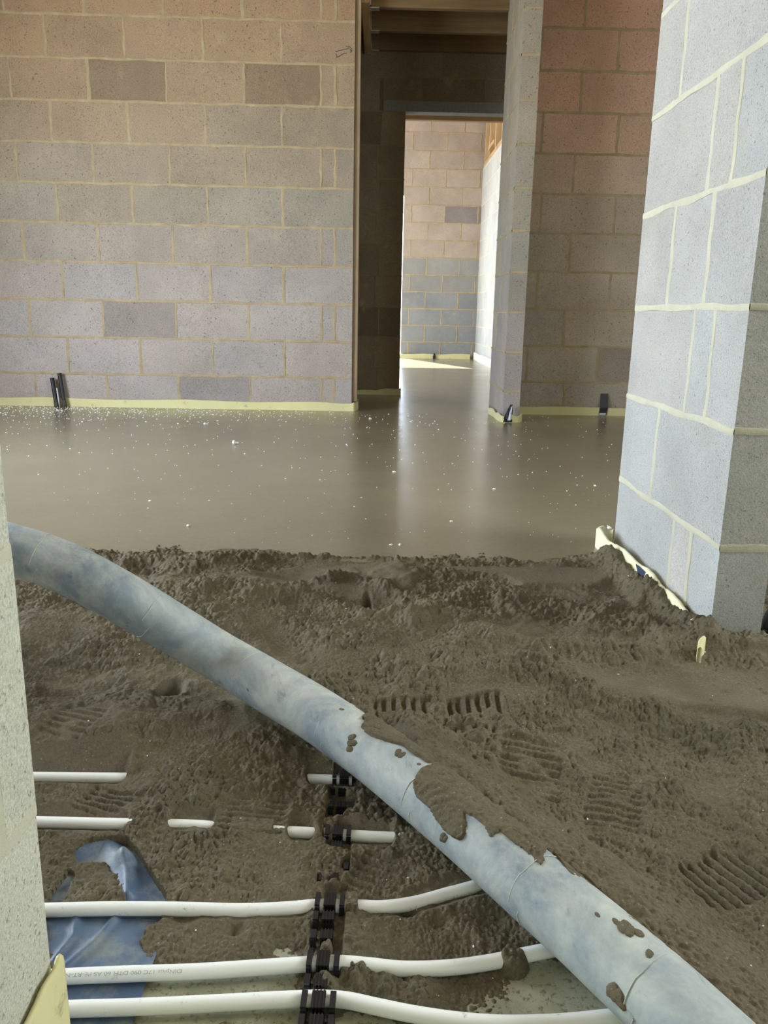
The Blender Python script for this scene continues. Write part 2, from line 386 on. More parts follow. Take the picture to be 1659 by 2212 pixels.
# right-hand pier and left-hand jamb close to the camera
PX, PY0, PY1 = 0.6654, 1.4848, 2.149
def jp(r):
    d = {4: [1.962], 3: [1.745, 1.632], 2: [1.915, 1.698], 1: [1.737, 1.629], 0: [1.893], -1: [1.726, 1.624], 5: [1.95]}
    return sorted(PY1-y for y in d.get(r+0, [1.85]))
pr_t = pal([(20, (0.49, 0.485, 0.46))], 0.05)
wp, PP = block_wall('wall_pier_right', (PX, PY1), -math.pi/2, [(0, PY1-PY0, -0.08, 2.6)], Z0-0.0147, lambda r: jp(r), 0.1, pr_t, [M['block_smooth'], M['mortar_pale']], (False, True), 0.0015, 0.018, seed=21, step=0.02)
JX, JY = -0.2846, 0.6099
wj, PJ = block_wall('wall_near_left', (JX, -1.6), math.pi/2, [(0, JY+1.6, -0.08, 2.6)], Z0, lambda r: [0.35+0.45*k+(0.22 if r % 2 else 0) for k in range(5)], 0.1, pal([(20, (0.60, 0.61, 0.52))], 0.04), [M['block_smooth'], M['mortar_pale']], (False, True), 0.0009, 0.016, seed=23, step=0.02)
# plain outer shell
def shell(name, a, b_, mt=None, col=(0.36, 0.33, 0.29)):
    mb = MB(); mb.box(I3, a[0], b_[0], a[1], b_[1], a[2], b_[2], 0, col); return struct(mb.build(name, [mt or M['block']]))
shell('wall_near_front', (-2.9, JY-0.102, -0.08), (JX-0.1, JY, 2.6))
shell('wall_left_low', (-2.9, JY, -0.08), (-2.8, 5.2, 0.38))
shell('wall_left_high', (-2.9, JY, 1.78), (-2.8, 5.2, 2.6))
shell('wall_left_near', (-2.9, JY, 0.38), (-2.8, 1.15, 1.78))
shell('wall_left_far', (-2.9, 3.85, 0.38), (-2.8, 5.2, 1.78))
shell('left_sun_blocker', (-5.2, 5.3, -0.08), (-2.9, 5.4, 3.6))  # unseen slab added outside to keep the sun out of the left window
shell('wall_right_side', (2.4, -1.7, -0.08), (2.5, 0.75, 2.6))
shell('wall_right_far', (2.4, 1.8, -0.08), (2.5, 5.4, 2.6))
shell('wall_right_low', (2.4, 0.75, -0.08), (2.5, 1.8, 0.9))
shell('wall_right_high', (2.4, 0.75, 2.1), (2.5, 1.8, 2.6))
shell('wall_rear', (-0.5, -1.8, -0.08), (2.5, -1.7, 2.6))
shell('wall_corridor_left', (-1.9, 5.28, -0.08), (-1.8, 6.27, 2.7))
shell('wall_corridor_right', (2.1, 5.4, -0.08), (2.2, 6.27, 2.7))
shell('wall_far_room_left', (-3.1, 6.37, -0.08), (-3.0, 11.6, 3.6))
shell('wall_far_room_gable', (-3.1, 6.38, 2.7), (2.2, 6.48, 3.6))
shell('ceiling', (-3.0, -1.8, 2.62), (2.6, 6.5, 2.66), M['board'])
shell('ceiling_far_room', (-3.1, 6.4, 3.5), (2.4, 11.7, 3.54), M['board'])
shell('wall_far_room_outer', (2.2, 6.4, -0.08), (2.3, 11.6, 3.5))

# ------------------------------------------------------------------ ground outside
mb = MB()
for (a_, b_) in (((-14, 11.62), (14, 26)), ((-14, -8), (-3.1, 11.62)), ((2.55, -8), (14, 11.62))):
    mb.box(I3, a_[0], b_[0], a_[1], b_[1], -0.3, -0.1, 0, (0.4, 0.38, 0.33))
struct(mb.build('ground_outside', [M['block']]))
# ------------------------------------------------------------------ floors
def grid(name, x0, x1, y0, y1, z, nx, ny, mt, zf=None):
    xs = np.linspace(x0, x1, nx); ys = np.linspace(y0, y1, ny); X, Y = np.meshgrid(xs, ys)
    Z = np.full_like(X, z) if zf is None else zf(X, Y)
    return gridmesh(name, X, Y, Z, mt)
def gridmesh(name, X, Y, Z, mt, keep=None, parent=None, smooth=True):
    ny, nx = X.shape; me = bpy.data.meshes.new(name)
    v = np.stack([X, Y, Z], -1).reshape(-1, 3)
    i = np.arange(ny*nx).reshape(ny, nx)
    q = np.stack([i[:-1, :-1], i[:-1, 1:], i[1:, 1:], i[1:, :-1]], -1).reshape(-1, 4)
    if keep is not None:
        k = keep.reshape(-1); kq = k[q].any(1); q = q[kq]
        used = np.zeros(len(v), bool); used[q.ravel()] = True; mp = np.cumsum(used)-1; v = v[used]; q = mp[q]
    me.vertices.add(len(v)); me.vertices.foreach_set('co', v.astype(np.float32).ravel())
    me.loops.add(q.size); me.loops.foreach_set('vertex_index', q.astype(np.int32).ravel())
    me.polygons.add(len(q)); me.polygons.foreach_set('loop_start', np.arange(0, q.size, 4, dtype=np.int32))
    me.polygons.foreach_set('loop_total', np.full(len(q), 4, np.int32)); me.update(); me.validate()
    return link(name, me, mt, parent, smooth)
SL = -0.075
struct(grid('floor_slab', -2.9, 2.5, -1.8, 2.6, SL, 4, 4, M['slab']))
def screed_z(X, Y):
    z = 0.0012*fbm(X*0.6, Y*2.2, 0.5, 5, 3)+0.0
    # the laid screed stops at a ragged edge where the loose mix begins
    return z-0.10*ss(2.0, 1.88, Y)*(X > -3)
struct(grid('floor_screed', -2.9, 2.5, 1.8, 11.6, 0, 300, 900, M['screed'], screed_z))

# ------------------------------------------------------------------ hose path (3D points from its width and position)
HR = 0.0415
hose_a = [(-330, 1215, 1.50), (-150, 1150, 1.40), (25, 1186, 1.315), (130, 1222, 1.315), (240, 1277, 1.32), (365, 1352, 1.35)]
hose_b = [(490, 1427, 0.040), (575, 1478, 0.028), (662, 1530, 0.018), (750, 1588, 0.010), (838, 1652, 0.004), (941, 1733, -0.002), (1055, 1830, -0.008), (1172, 1930, -0.012), (1309, 2048, -0.016), (1417, 2146, -0.018), (1570, 2290, -0.02), (1760, 2480, -0.02)]
hp = [at_depth(*p) for p in hose_a]+[at(*p) for p in hose_b]
hp = [np.array([-2.3, 2.6, 0.05]), np.array([-1.7, 2.1, 0.10])]+hp[:]
HS = spline([tuple(p) for p in hp], 14)
H = np.array([[p.x, p.y, p.z] for p in HS])
print('hose z', np.round([p[2] for p in hp], 3))

# ------------------------------------------------------------------ underfloor pipes
PZ, PRD = -0.0635, 0.008
pipes_px = {
 'far': [(-200, 1676), (70, 1679), (285, 1681), (450, 1682), (650, 1683), (760, 1687), (900, 1692), (1100, 1700)],
 'second': [(-200, 1770), (70, 1776), (290, 1781), (400, 1783), (480, 1788), (610, 1797), (700, 1801), (765, 1806), (860, 1811), (1050, 1820)],
 'third': [(-200, 1975), (100, 1966), (250, 1963), (400, 1964), (520, 1967), (620, 1963), (690, 1957), (760, 1958), (830, 1960), (900, 1950), (965, 1932), (1045, 1910), (1200, 1860)],
 'fourth': [(-200, 2130), (135, 2110), (300, 2103), (420, 2099), (560, 2090), (680, 2082), (740, 2081), (800, 2086), (870, 2093), (960, 2091), (1050, 2080), (1140, 2062), (1200, 2050), (1350, 2020)],
 'near': [(-200, 2190), (135, 2180), (300, 2175), (450, 2168), (600, 2160), (690, 2157), (750, 2161), (820, 2176), (900, 2192), (1000, 2206), (1100, 2212), (1220, 2208), (1340, 2196), (1500, 2180)]}
exposed = {'far': [(-60, 304), (636, 810)], 'second': [(-60, 310), (326, 500), (590, 712), (695, 884)], 'third': [(-60, 712), (772, 1250)],
           'fourth': [(60, 700), (705, 1083), (1142, 1400)], 'near': [(60, 700), (705, 1500)]}
partial = {('second', 338): 1, ('far', 652): 0}
PIPE = {}
for k, pts in pipes_px.items():
    P3 = [at(u, v, PZ) for u, v in pts]
    PIPE[k] = np.array([tuple(p) for p in spline([tuple(p) for p in P3], 12)])
labels = {'far': 'white heating pipe mostly buried in screed mix, farthest of the five',
          'second': 'white heating pipe second farthest, showing in four short lengths through the mix',
          'third': 'long exposed white heating pipe lying across the blue plastic sheet, middle of the five',
          'fourth': 'white heating pipe with grey printed text, second nearest to the camera',
          'near': 'white heating pipe nearest to the camera, along the bottom edge'}
pipe_obj = {}
for k, pts in PIPE.items():
    mb = MB(); mb.tube(pts, PRD, 16); o = mb.build('heating_pipe', [M['pipe']], smooth=True); tag(o, labels[k], 'pipe', 'white underfloor heating pipes'); pipe_obj[k] = o
# ------------------------------------------------------------------ clip rail
ra = at(748, 1660, -0.07); rb = at(680, 2260, -0.07); ru = (rb-ra)/np.linalg.norm(rb-ra); rn = np.array([-ru[1], ru[0], 0])
if rn[0] < 0: rn = -rn
stations = [(1686, 1), (1712, 0), (1752, 0), (1810, 1), (1834, 0), (1880, 0), (1905, 0), (1962, 1), (1996, 0), (2030, 0), (2092, 1), (2132, 0), (2182, 1), (2225, 0)]
rail_pts = []
for v, on in stations:
    v2 = v; best = None
    t = ((at(715, v, -0.065)-ra)@ru); p = ra+ru*t; rail_pts.append((p, on, t))
rail = empty('clip_rail', (float(rail_pts[-1][0][0]), float(rail_pts[-1][0][1]), SL))
tag(rail, 'black plastic pipe clip rail half buried across the white pipes', 'pipe clip rail')
def rel(o, par): o.parent = par; o.matrix_parent_inverse = Matrix.Translation(-Vector(par.location)); return o
def RP(t, a, z): p = ra+ru*t+rn*a; return (p[0], p[1], z)
L = float(np.linalg.norm(rb-ra))
mb = MB()
for a in (-0.0165, 0.0125): mb.box(RP, 0, L, a, a+0.004, SL, SL+0.004)
mb.box(RP, 0, L, -0.005, 0.005, SL, SL+0.003)
t = 0.01
while t < L: mb.box(RP, t, t+0.004, -0.0165, 0.0165, SL, SL+0.0035); t += 0.025
rel(mb.build('base_strip', [M['black']]), rail)
for p, on, t in rail_pts:
    mb = MB(); hgt = 0.0225 if on else random.choice([0.017, 0.019, 0.021]); dl = 0.0085 if on else 0.0045
    for a0, a1 in ((-0.0175, -0.0115), (-0.007, 0.007), (0.0115, 0.0175)):
        if not on and random.random() < 0.2 and a0 > 0: continue
        # a hooked jaw: two uprights joined by a crown, ribs on the middle one
        mb.box(RP, t-dl-0.002, t-dl+0.001, a0, a1, SL, SL+hgt); mb.box(RP, t+dl-0.001, t+dl+0.002, a0, a1, SL, SL+hgt*0.82)
        mb.box(RP, t-dl-0.002, t+dl+0.002, a0, a1, SL+hgt-0.0012, SL+hgt+0.001)
        if a0 < 0 < a1:
            for q in range(4): mb.box(RP, t-dl-0.003, t+dl+0.003, a0+0.001+q*0.0036, a0+0.0022+q*0.0036, SL+0.004, SL+hgt+0.0018)
    rel(mb.build('pipe_clip', [M['black']]), rail)

# ------------------------------------------------------------------ blue sheet
def poly_mask(X, Y, pix, z):
    P = np.array([at(u, v, z)[:2] for u, v in pix]); n = len(P); ins = np.zeros(X.shape, bool)
    for i in range(n):
        x1, y1 = P[i]; x2, y2 = P[(i+1) % n]
        c = ((y1 > Y) != (y2 > Y)) & (X < (x2-x1)*(Y-y1)/((y2-y1) if abs(y2-y1) > 1e-12 else 1e-12)+x1)
        ins ^= c
    return ins
def seg_dist(X, Y, P):
    """distance to a polyline plus its parameter (x along) and z"""
    best = np.full(X.shape, 1e9); zz = np.zeros(X.shape); side = np.zeros(X.shape); par = np.zeros(X.shape)
    for i in range(len(P)-1):
        a = P[i]; b_ = P[i+1]; d = b_[:2]-a[:2]; l2 = d@d+1e-12
        t = np.clip(((X-a[0])*d[0]+(Y-a[1])*d[1])/l2, 0, 1)
        dx = X-a[0]-t*d[0]; dy = Y-a[1]-t*d[1]; dd = dx*dx+dy*dy
        m_ = dd < best; best[m_] = dd[m_]; zz[m_] = (a[2]+t*(b_[2]-a[2]))[m_]; side[m_] = (d[0]*dy-d[1]*dx)[m_]; par[m_] = (i+t)[m_]
    return np.sqrt(best), zz, side, par
fold_a = at(266, 1838, SL+0.02); fold_b = at(276, 1945, SL); fold_c = at(355, 1945, SL)
def sheet_z(X, Y):
    z = SL+0.0035+0.003*fbm(X, Y, 0.05, 41, 3)
    d, _, s, _ = seg_dist(X, Y, np.array([tuple(fold_a), tuple(at(275, 1900, SL)), tuple(fold_b)]))
    z = z+0.012*np.exp(-(d/0.009)**2)
    d, _, s, _ = seg_dist(X, Y, np.array([tuple(at(165, 1850, SL)), tuple(at(230, 1832, SL)), tuple(fold_a)]))
    z = z+0.010*np.exp(-(d/0.014)**2)
    d, _, s, _ = seg_dist(X, Y, np.array([tuple(at(140, 2100, SL)), tuple(at(200, 2050, SL)), tuple(at(250, 1990, SL))]))
    z = z+0.006*np.exp(-(d/0.006)**2)
    d, _, s, _ = seg_dist(X, Y, np.array([tuple(at(120, 2080, SL)), tuple(at(160, 2030, SL)), tuple(at(165, 1985, SL))]))
    z = z+0.005*np.exp(-(d/0.005)**2)
    return z
sx0 = grid('plastic_sheet', -0.56, -0.232, 0.60, 0.962, 0, 160, 150, M['sheet'], sheet_z)
# trim to the sheet's own slanted outline
me = sx0.data
tag(sx0, 'crumpled blue polythene sheet under the white pipes by the left wall', 'plastic sheet')

# ------------------------------------------------------------------ loose screed mix (heightfield)
NS, NYg = 1000, 980
s_ = np.linspace(-0.60, 0.72, NS)
yy = 0.46+0.0; ty = np.linspace(math.log(0.50), math.log(2.24), NYg); Yv = np.exp(ty)-0.1
S2, Y2 = np.meshgrid(s_, Yv); X2 = S2*(Y2+0.1)
base = np.interp(Y2, [0.3, 0.64, 0.70, 0.76, 0.83, 0.92, 1.00, 1.09, 1.2, 1.35, 1.5, 1.7, 1.9, 2.0, 2.06, 2.14],
                     [-0.079, -0.079, -0.075, -0.067, -0.059, -0.055, -0.052, -0.046, -0.036, -0.018, -0.006, 0.001, 0.003, 0.001, -0.004, -0.03])
big = fbm(X2, Y2, 0.34, 101, 3); med = fbm(X2+0.4*big, Y2, 0.13, 111, 4)
amp = ss(0.7, 1.3, Y2)*(1-ss(1.85, 2.02, Y2)*0.75)
h = base+amp*(0.048*big+0.046*med)
# ridges and smooth troughs dragged across the heap
h += amp*0.016*np.maximum(0, vn(X2*0.6+Y2*0.5, Y2*1.4-X2*0.3, 0.10, 131)-0.5)
rough = ss(-0.04, 0.13, fbm(X2, Y2*1.3, 0.22, 141, 4)+0.03)
def near(px, rad, z=0.0, asp=1.0):
    p = at(px[0], px[1], z); return np.exp(-(((X2-p[0])/rad)**2+((Y2-p[1])/(rad*asp))**2))
# smooth trowelled patches
smooth_poly = poly_mask(X2, Y2, [(1130, 1432), (1250, 1424), (1720, 1424), (1720, 1545), (1480, 1515), (1300, 1490), (1190, 1462)], -0.01)
def soft(mask, r=6):
    m_ = mask.astype(float)
    for _ in range(r):
        m_[1:-1, 1:-1] = (m_[1:-1, 1:-1]*2+m_[:-2, 1:-1]+m_[2:, 1:-1]+m_[1:-1, :-2]+m_[1:-1, 2:])/6
    return m_
sp_ = soft(smooth_poly, 14)
s3 = soft(poly_mask(X2, Y2, [(470, 1255), (700, 1215), (870, 1215), (900, 1270), (780, 1285), (640, 1262)], 0.0), 14)
s4 = soft(poly_mask(X2, Y2, [(900, 1222), (1330, 1228), (1300, 1262), (1130, 1262), (1080, 1240)], 0.0), 14)
s5 = soft(poly_mask(X2, Y2, [(1090, 1320), (1180, 1335), (1170, 1375), (1085, 1365)], 0.0), 10)
s6 = soft(poly_mask(X2, Y2, [(90, 1430), (330, 1410), (480, 1440), (620, 1500), (560, 1545), (300, 1520), (120, 1560)], 0.0), 18)*0.6
sm = np.clip(sp_+s3+s4+s5+s6, 0, 1)
h = h*(1-sp_)+(-0.012)*sp_
h = h*(1-s4)+0.002*s4
h += 0.012*s3*vn(X2, Y2, 0.09, 77)
rough = np.maximum(rough, 0.75*ss(1.32, 1.18, Y2)*ss(0.38, 0.52, vn(X2, Y2, 0.055, 651)+0.15*(X2 > 0.1)))
rough = rough*(1-0.97*sm)
# crumb ridge behind the smooth patch, running to the pier
def ridge(pts, z, wd, ht, cr=1.0):
    global h, rough
    P = np.array([tuple(at(u, v, z)) for u, v in pts]); d, _, s, _ = seg_dist(X2, Y2, P)
    g_ = np.exp(-(d/wd)**2)*(0.75+0.6*(vn(X2, Y2, 0.04, 7)))
    h = h+ht*g_; rough = np.maximum(rough, np.clip(cr*np.exp(-(d/(wd*1.4))**2)*1.3, 0, 1))
ridge([(1020, 1370), (1150, 1395), (1300, 1400), (1440, 1402), (1520, 1398), (1640, 1396), (1760, 1400)], 0.01, 0.045, 0.022)
ridge([(1300, 1215), (1330, 1225), (1385, 1275), (1440, 1320), (1500, 1370), (1535, 1395)], 0.0, 0.028, 0.026)
ridge([(880, 1335), (960, 1300), (1050, 1285), (1150, 1300), (1300, 1330), (1430, 1370)], 0.0, 0.05, 0.018)
ridge([(180, 1205), (300, 1215), (420, 1225), (560, 1215)], 0.0, 0.045, 0.016, 1.2)
ridge([(560, 1203), (760, 1205), (1040, 1217)], 0.0, 0.007, 0.006, 1.0)
ridge([(640, 1262), (760, 1250), (900, 1290)], 0.0, 0.02, 0.012, 0.8)
ridge([(470, 1300), (620, 1290), (800, 1330), (900, 1345)], 0.0, 0.035, 0.018, 1.0)
ridge([(820, 1420), (900, 1460), (1050, 1450), (1180, 1470), (1330, 1515), (1480, 1550), (1650, 1570)], -0.01, 0.03, 0.010, 1.0)
h += 0.020*near((1338, 1205), 0.030, 0.02)          # dollop on the foam
# dark slot and stamped holes
for (u, v, r, asp, dep) in ((793, 1300, 0.009, 6.5, 0.05), (365, 1455, 0.022, 1.6, 0.035), (480, 1300, 0.045, 0.8, 0.02), (840, 1590, 0.07, 0.6, 0.010), (310, 1230, 0.04, 0.8, 0.02), (1180, 1730, 0.10, 0.8, 0.012)):
    p = at(u, v, 0); dd = ((X2-p[0])/r)**2+((Y2-p[1])/(r*asp))**2; h -= dep*np.exp(-dd**2)
# boot prints: bars pressed in
def tread(c, L_, W_, ang, period, dep, z, duty=0.5):
    global h, rough
    p = at(c[0], c[1], z); ca, sa = math.cos(ang), math.sin(ang)
    a = (X2-p[0])*ca+(Y2-p[1])*sa; b_ = -(X2-p[0])*sa+(Y2-p[1])*ca
    m_ = ss(1.1, 0.85, np.abs(a)/(L_/2))*ss(1.1, 0.85, np.abs(b_)/(W_/2))
    bar = ss(0.25, 0.75, 0.5+0.5*np.sin(2*math.pi*a/period))
    jag = ss(-0.25, 0.1, fbm(X2, Y2, 0.03, 55, 2)+0.05)
    h = h-m_*dep*0.5-m_*dep*bar*jag; rough = rough*(1-0.85*m_)
tread((868, 1515), 0.10, 0.05, 0.05, 0.0165, 0.008, -0.015)
tread((1030, 1518), 0.10, 0.055, 0.03, 0.0165, 0.009, -0.015)
tread((1020, 1556), 0.08, 0.022, 0.0, 0.0165, 0.007, -0.015)
tread((1145, 1640), 0.13, 0.10, 1.35, 0.0145, 0.006, -0.03)
tread((1580, 1850), 0.13, 0.09, 0.45, 0.0150, 0.007, -0.03)
tread((240, 1722), 0.07, 0.11, 1.25, 0.0135, 0.006, -0.045)
tread((545, 1745), 0.08, 0.10, 1.5, 0.0135, 0.004, -0.045)
tread((810, 1895), 0.10, 0.07, 1.1, 0.0140, 0.004, -0.05)
tread((160, 1545), 0.10, 0.08, 1.3, 0.0150, 0.004, -0.02)
tread((1330, 1700), 0.12, 0.08, 1.2, 0.0150, 0.004, -0.03)
# crumbs
wx = X2+0.006*fbm(X2, Y2, 0.02, 601, 2); wy = Y2+0.006*fbm(X2, Y2, 0.02, 611, 2)
c1 = crumbs(wx, wy, 0.030, 201, 0.3, 0.7, 0.9); c2 = crumbs(wx, wy, 0.0135, 211, 0.25, 0.62, 0.8); c3 = crumbs(wx, wy, 0.0078, 221, 0.3, 0.6, 0.6); c4 = crumbs(X2, Y2, 0.0042, 231)
gate1 = ss(0.45, 0.62, vn(X2, Y2, 0.05, 241)); gate2 = ss(0.35, 0.6, vn(X2, Y2, 0.03, 251))
nearf = ss(0.62, 0.95, Y2)
h += rough*nearf*(0.014*c1*gate1+0.012*c2*gate2)+(0.15+0.85*rough)*(0.0062*c3*(0.35+0.65*nearf))+(1-sm)*0.0024*c4+(1-sm)*0.0035*fbm(X2, Y2, 0.02, 261, 3)
# a few loose crumbs on the smooth patch
lc = crumbs(X2, Y2, 0.03, 271, 0.1, 0.22)*ss(0.5, 0.7, vn(X2, Y2, 0.05, 281)); h += sp_*lc*0.022
# bank of mix against the far side of the hose
hd, hz, hs, hpv = seg_dist(X2, Y2, H)
tang = hs < 0
far_side = (hs > 0)   # left of travel direction (far/upper side)
pz = at(900, 1650, 0.05); qz = at(1700, 2300, 0.03)
along = np.clip((X2-pz[0])/(qz[0]-pz[0]), -0.6, 1)
bank = ss(-0.10, 0.03, along)*ss(0.16, 0.02, hd-HR)
bank_h = (hz+0.012+0.02*fbm(X2, Y2, 0.06, 301, 3))
h = np.where(far_side & (hd > HR*0.3), np.maximum(h, h*(1-bank)+bank_h*bank), h)
h = h+bank*far_side*(hd > HR)*(0.007*c2*gate2+0.004*c3+0.008*fbm(X2, Y2, 0.035, 671, 3))
lap_px = [(893, 1700), (903, 1668), (925, 1655), (960, 1650), (1040, 1668), (1110, 1715), (1160, 1790), (1180, 1830), (1160, 1855), (1140, 1815), (1118, 1800), (1085, 1795), (1060, 1815), (1048, 1788), (1030, 1770), (1000, 1752), (1010, 1785), (1000, 1815), (975, 1808), (945, 1775), (925, 1745), (905, 1728)]
lap = soft(poly_mask(X2, Y2, lap_px, 0.046), 3)
lap2 = soft(poly_mask(X2, Y2, [(780, 1570), (800, 1545), (850, 1560), (920, 1600), (960, 1640), (925, 1650), (870, 1612), (830, 1600), (800, 1590)], 0.035), 2)
lap3 = soft(poly_mask(X2, Y2, [(1190, 1840), (1240, 1860), (1330, 1950), (1420, 2000), (1520, 2090), (1490, 2080), (1400, 2010), (1345, 2010), (1300, 1962), (1250, 1940), (1225, 1900)], 0.015), 2)
jag = fbm(X2, Y2, 0.02, 311, 3)
lapm = np.maximum(np.maximum(lap, lap2), lap3)+0.5*jag > 0.5
surf = hz+np.sqrt(np.clip(HR*HR-hd*hd, 0, None))
inside = hd < HR*1.02
lapm = lapm & (far_side | (hd < HR*0.2))
h = np.where(lapm & inside, np.maximum(h, surf+0.0025+0.003*c3+0.002*c2), np.where(inside, np.minimum(h, np.where(far_side, hz+0.004, hz-HR*0.45)), h))
h -= 0.012*near((235, 1890), 0.085, SL, 0.8)
# keep the mix under the hose's near side
under = (~far_side) & (hd < HR*1.6)
h = np.where(under & ~(lapm & inside), np.minimum(h, hz-HR*0.75), h)
# pipes: lay bare where the photograph shows them, bury them elsewhere
for k, pts in PIPE.items():
    d, _, sd, _ = seg_dist(X2, Y2, pts)
    show = np.zeros(X2.shape)
    for a0, a1 in exposed[k]:
        vv = pipes_px[k]
        def py_at(x): return np.interp(x, [q[0] for q in vv], [q[1] for q in vv])
        xa = at(a0, py_at(a0), PZ)[0]; xb = at(a1, py_at(a1), PZ)[0]
        fe = 0.030
        show = np.maximum(show, ss(xa, xa+fe, X2)*ss(xb, xb-fe, X2)*(0.80 if (k, a0) == ('second', 326) else 1.0))
    wob = fbm(X2, Y2, 0.018, 321, 3)
    edge = 0.0115+0.010*wob
    side_lim = np.where(sd > 0, PZ+0.004, PZ-0.002)     # far side banks a little higher
    if k in ('far', 'second'): side_lim = np.where(sd > 0, PZ-0.001, PZ-0.004)
    lim = side_lim+0.008*wob+np.clip(d-edge, 0, 1)*0.75
    lim = lim+(1-np.clip(show+0.25*wob, 0, 1))**1.5*0.075+(show < 0.001)*1.0
    h = np.where((d < 0.075) & ~far_side & ~(lapm & inside), np.minimum(h, lim), h)
    if k != 'near' and k != 'fourth':
        h = np.where((show < 0.001) & (d < 0.013), np.maximum(h, PZ+PRD+0.0025+0.003*c3), h)
p1 = at(1110, 2075, PZ); dd = np.hypot((X2-p1[0]), (Y2-p1[1])*1.1); h = np.where(dd < 0.017+0.006*jag, np.maximum(h, PZ+PRD+0.006+0.006*c3-60*np.clip(dd-0.012, 0, 1)**1.0*0.05), h)
for (u, v, r) in ((700, 2060, 0.016), (705, 2150, 0.012), (775, 2108, 0.018), (845, 2125, 0.018), (475, 2200, 0.011), (985, 2195, 0.010), (690, 2120, 0.018), (125, 1995, 0.010), (720, 1990, 0.02), (760, 2040, 0.03), (900, 2140, 0.025)):
    p = at(u, v, PZ); dd = np.hypot(X2-p[0], Y2-p[1])+0.010*jag; h = h+np.clip(PZ+0.004-h, 0, 0.012)*np.exp(-(dd/r)**2)+0.010*np.exp(-(dd/r)**2)*(0.35+0.8*c2+0.5*c3)
# clip rail: keep it half uncovered
rd = np.abs((X2-ra[0])*rn[0]+(Y2-ra[1])*rn[1]); rt = (X2-ra[0])*ru[0]+(Y2-ra[1])*ru[1]
open_ = ss(0.47, 0.56, vn(X2, Y2, 0.022, 331)); rl = SL+0.008+0.014*(1-open_)+0.004*c3
h = np.where((rd < 0.0195) & (rt > 0), np.minimum(h, rl+np.clip(rd-0.017, 0, 1)*2), h)
# sheet uncovered
blue = [[(163, 1852), (190, 1836), (240, 1826), (274, 1828), (303, 1855), (330, 1900), (360, 1945), (355, 1975), (272, 1975), (274, 1925), (268, 1893), (240, 1888), (232, 1868), (190, 1870), (168, 1872)],
        [(100, 1975), (112, 1940), (150, 1886), (163, 1892), (150, 1925), (130, 1975)],
        [(95, 2040), (100, 1975), (345, 1975), (352, 1995), (318, 2010), (302, 2040), (320, 2078), (262, 2088), (205, 2076), (195, 2100), (140, 2110), (128, 2070), (110, 2060)],
        [(120, 2120), (262, 2120), (238, 2152), (120, 2175)], [(120, 2190), (205, 2190), (180, 2230), (120, 2230)]]
for pg in blue:
    mk = soft(poly_mask(X2, Y2, pg, SL+0.004), 3)+0.35*jag > 0.5
    h = np.where(mk, -0.10, h)
# mud between rows is thin near the camera and the slab shows through
bare = 0*h
for (u, v, r, a) in ((620, 2060, 0.035, 0.010), (505, 2020, 0.012, 0.010), (395, 2000, 0.015, 0.007), (1065, 2005, 0.020, 0.010), (1105, 2025, 0.018, 0.009), (950, 2010, 0.012, 0.007), (1215, 2120, 0.05, 0.014), (1260, 2190, 0.05, 0.014), (1190, 2080, 0.03, 0.008),
                     (350, 2140, 0.03, 0.006), (480, 2135, 0.04, 0.007), (580, 2125, 0.04, 0.008), (400, 2205, 0.09, 0.012), (560, 2200, 0.05, 0.012), (870, 2140, 0.02, 0.009), (880, 1990, 0.01, 0.01)):
    bare = np.maximum(bare, a*near((u, v), r, SL, 0.8))
h = h-bare
h -= ss(0.70, 0.62, Y2)*0.004
floor_cut = SL-0.004
keep = h > floor_cut
h = np.maximum(h, floor_cut-0.003)
mud = gridmesh('loose_screed_mix', X2, Y2, h, M['mud'], keep)
tag(mud, 'heap of wet brown crumbly screed mix with boot prints in front of the smooth screed', 'screed mix', kind='stuff')

# ------------------------------------------------------------------ hose object
def hr(i, an):
    return HR*(1+0.010*math.sin(i*0.043+2*an)+0.006*math.sin(i*0.09+an))
Hd = spline([tuple(p) for p in hp], 40)
hose = empty('slurry_hose', tuple(Hd[len(Hd)//2])); tag(hose, 'thick blue-grey rubber pumping hose lying diagonally across the wet mix', 'hose')
mb = MB()
mb.tube(Hd, hr, 40); rel(mb.build('hose_body', [M['hose']], smooth=True), hose)
# wrapped seam ridges of the hose cover
def frame(path, i):
    t = (path[min(i+1, len(path)-1)]-path[max(i-1, 0)]).normalized(); a = t.cross(Vector((0, 0, 1))).normalized(); return t, a, a.cross(t).normalized()
for i0 in range(180, len(Hd)-30, 83):
    ring = []; mb = MB()
    for k in range(33):
        an = 2*math.pi*k/32; ii = i0+int(7*k/32); t, a, b_ = frame(Hd, ii)
        ring.append(Hd[ii]+(a*math.cos(an)+b_*math.sin(an))*(HR*1.000))
    mb.tube(ring, 0.0007, 6, False)
    rel(mb.build('wrap_seam', [M['seam']], smooth=True), hose)
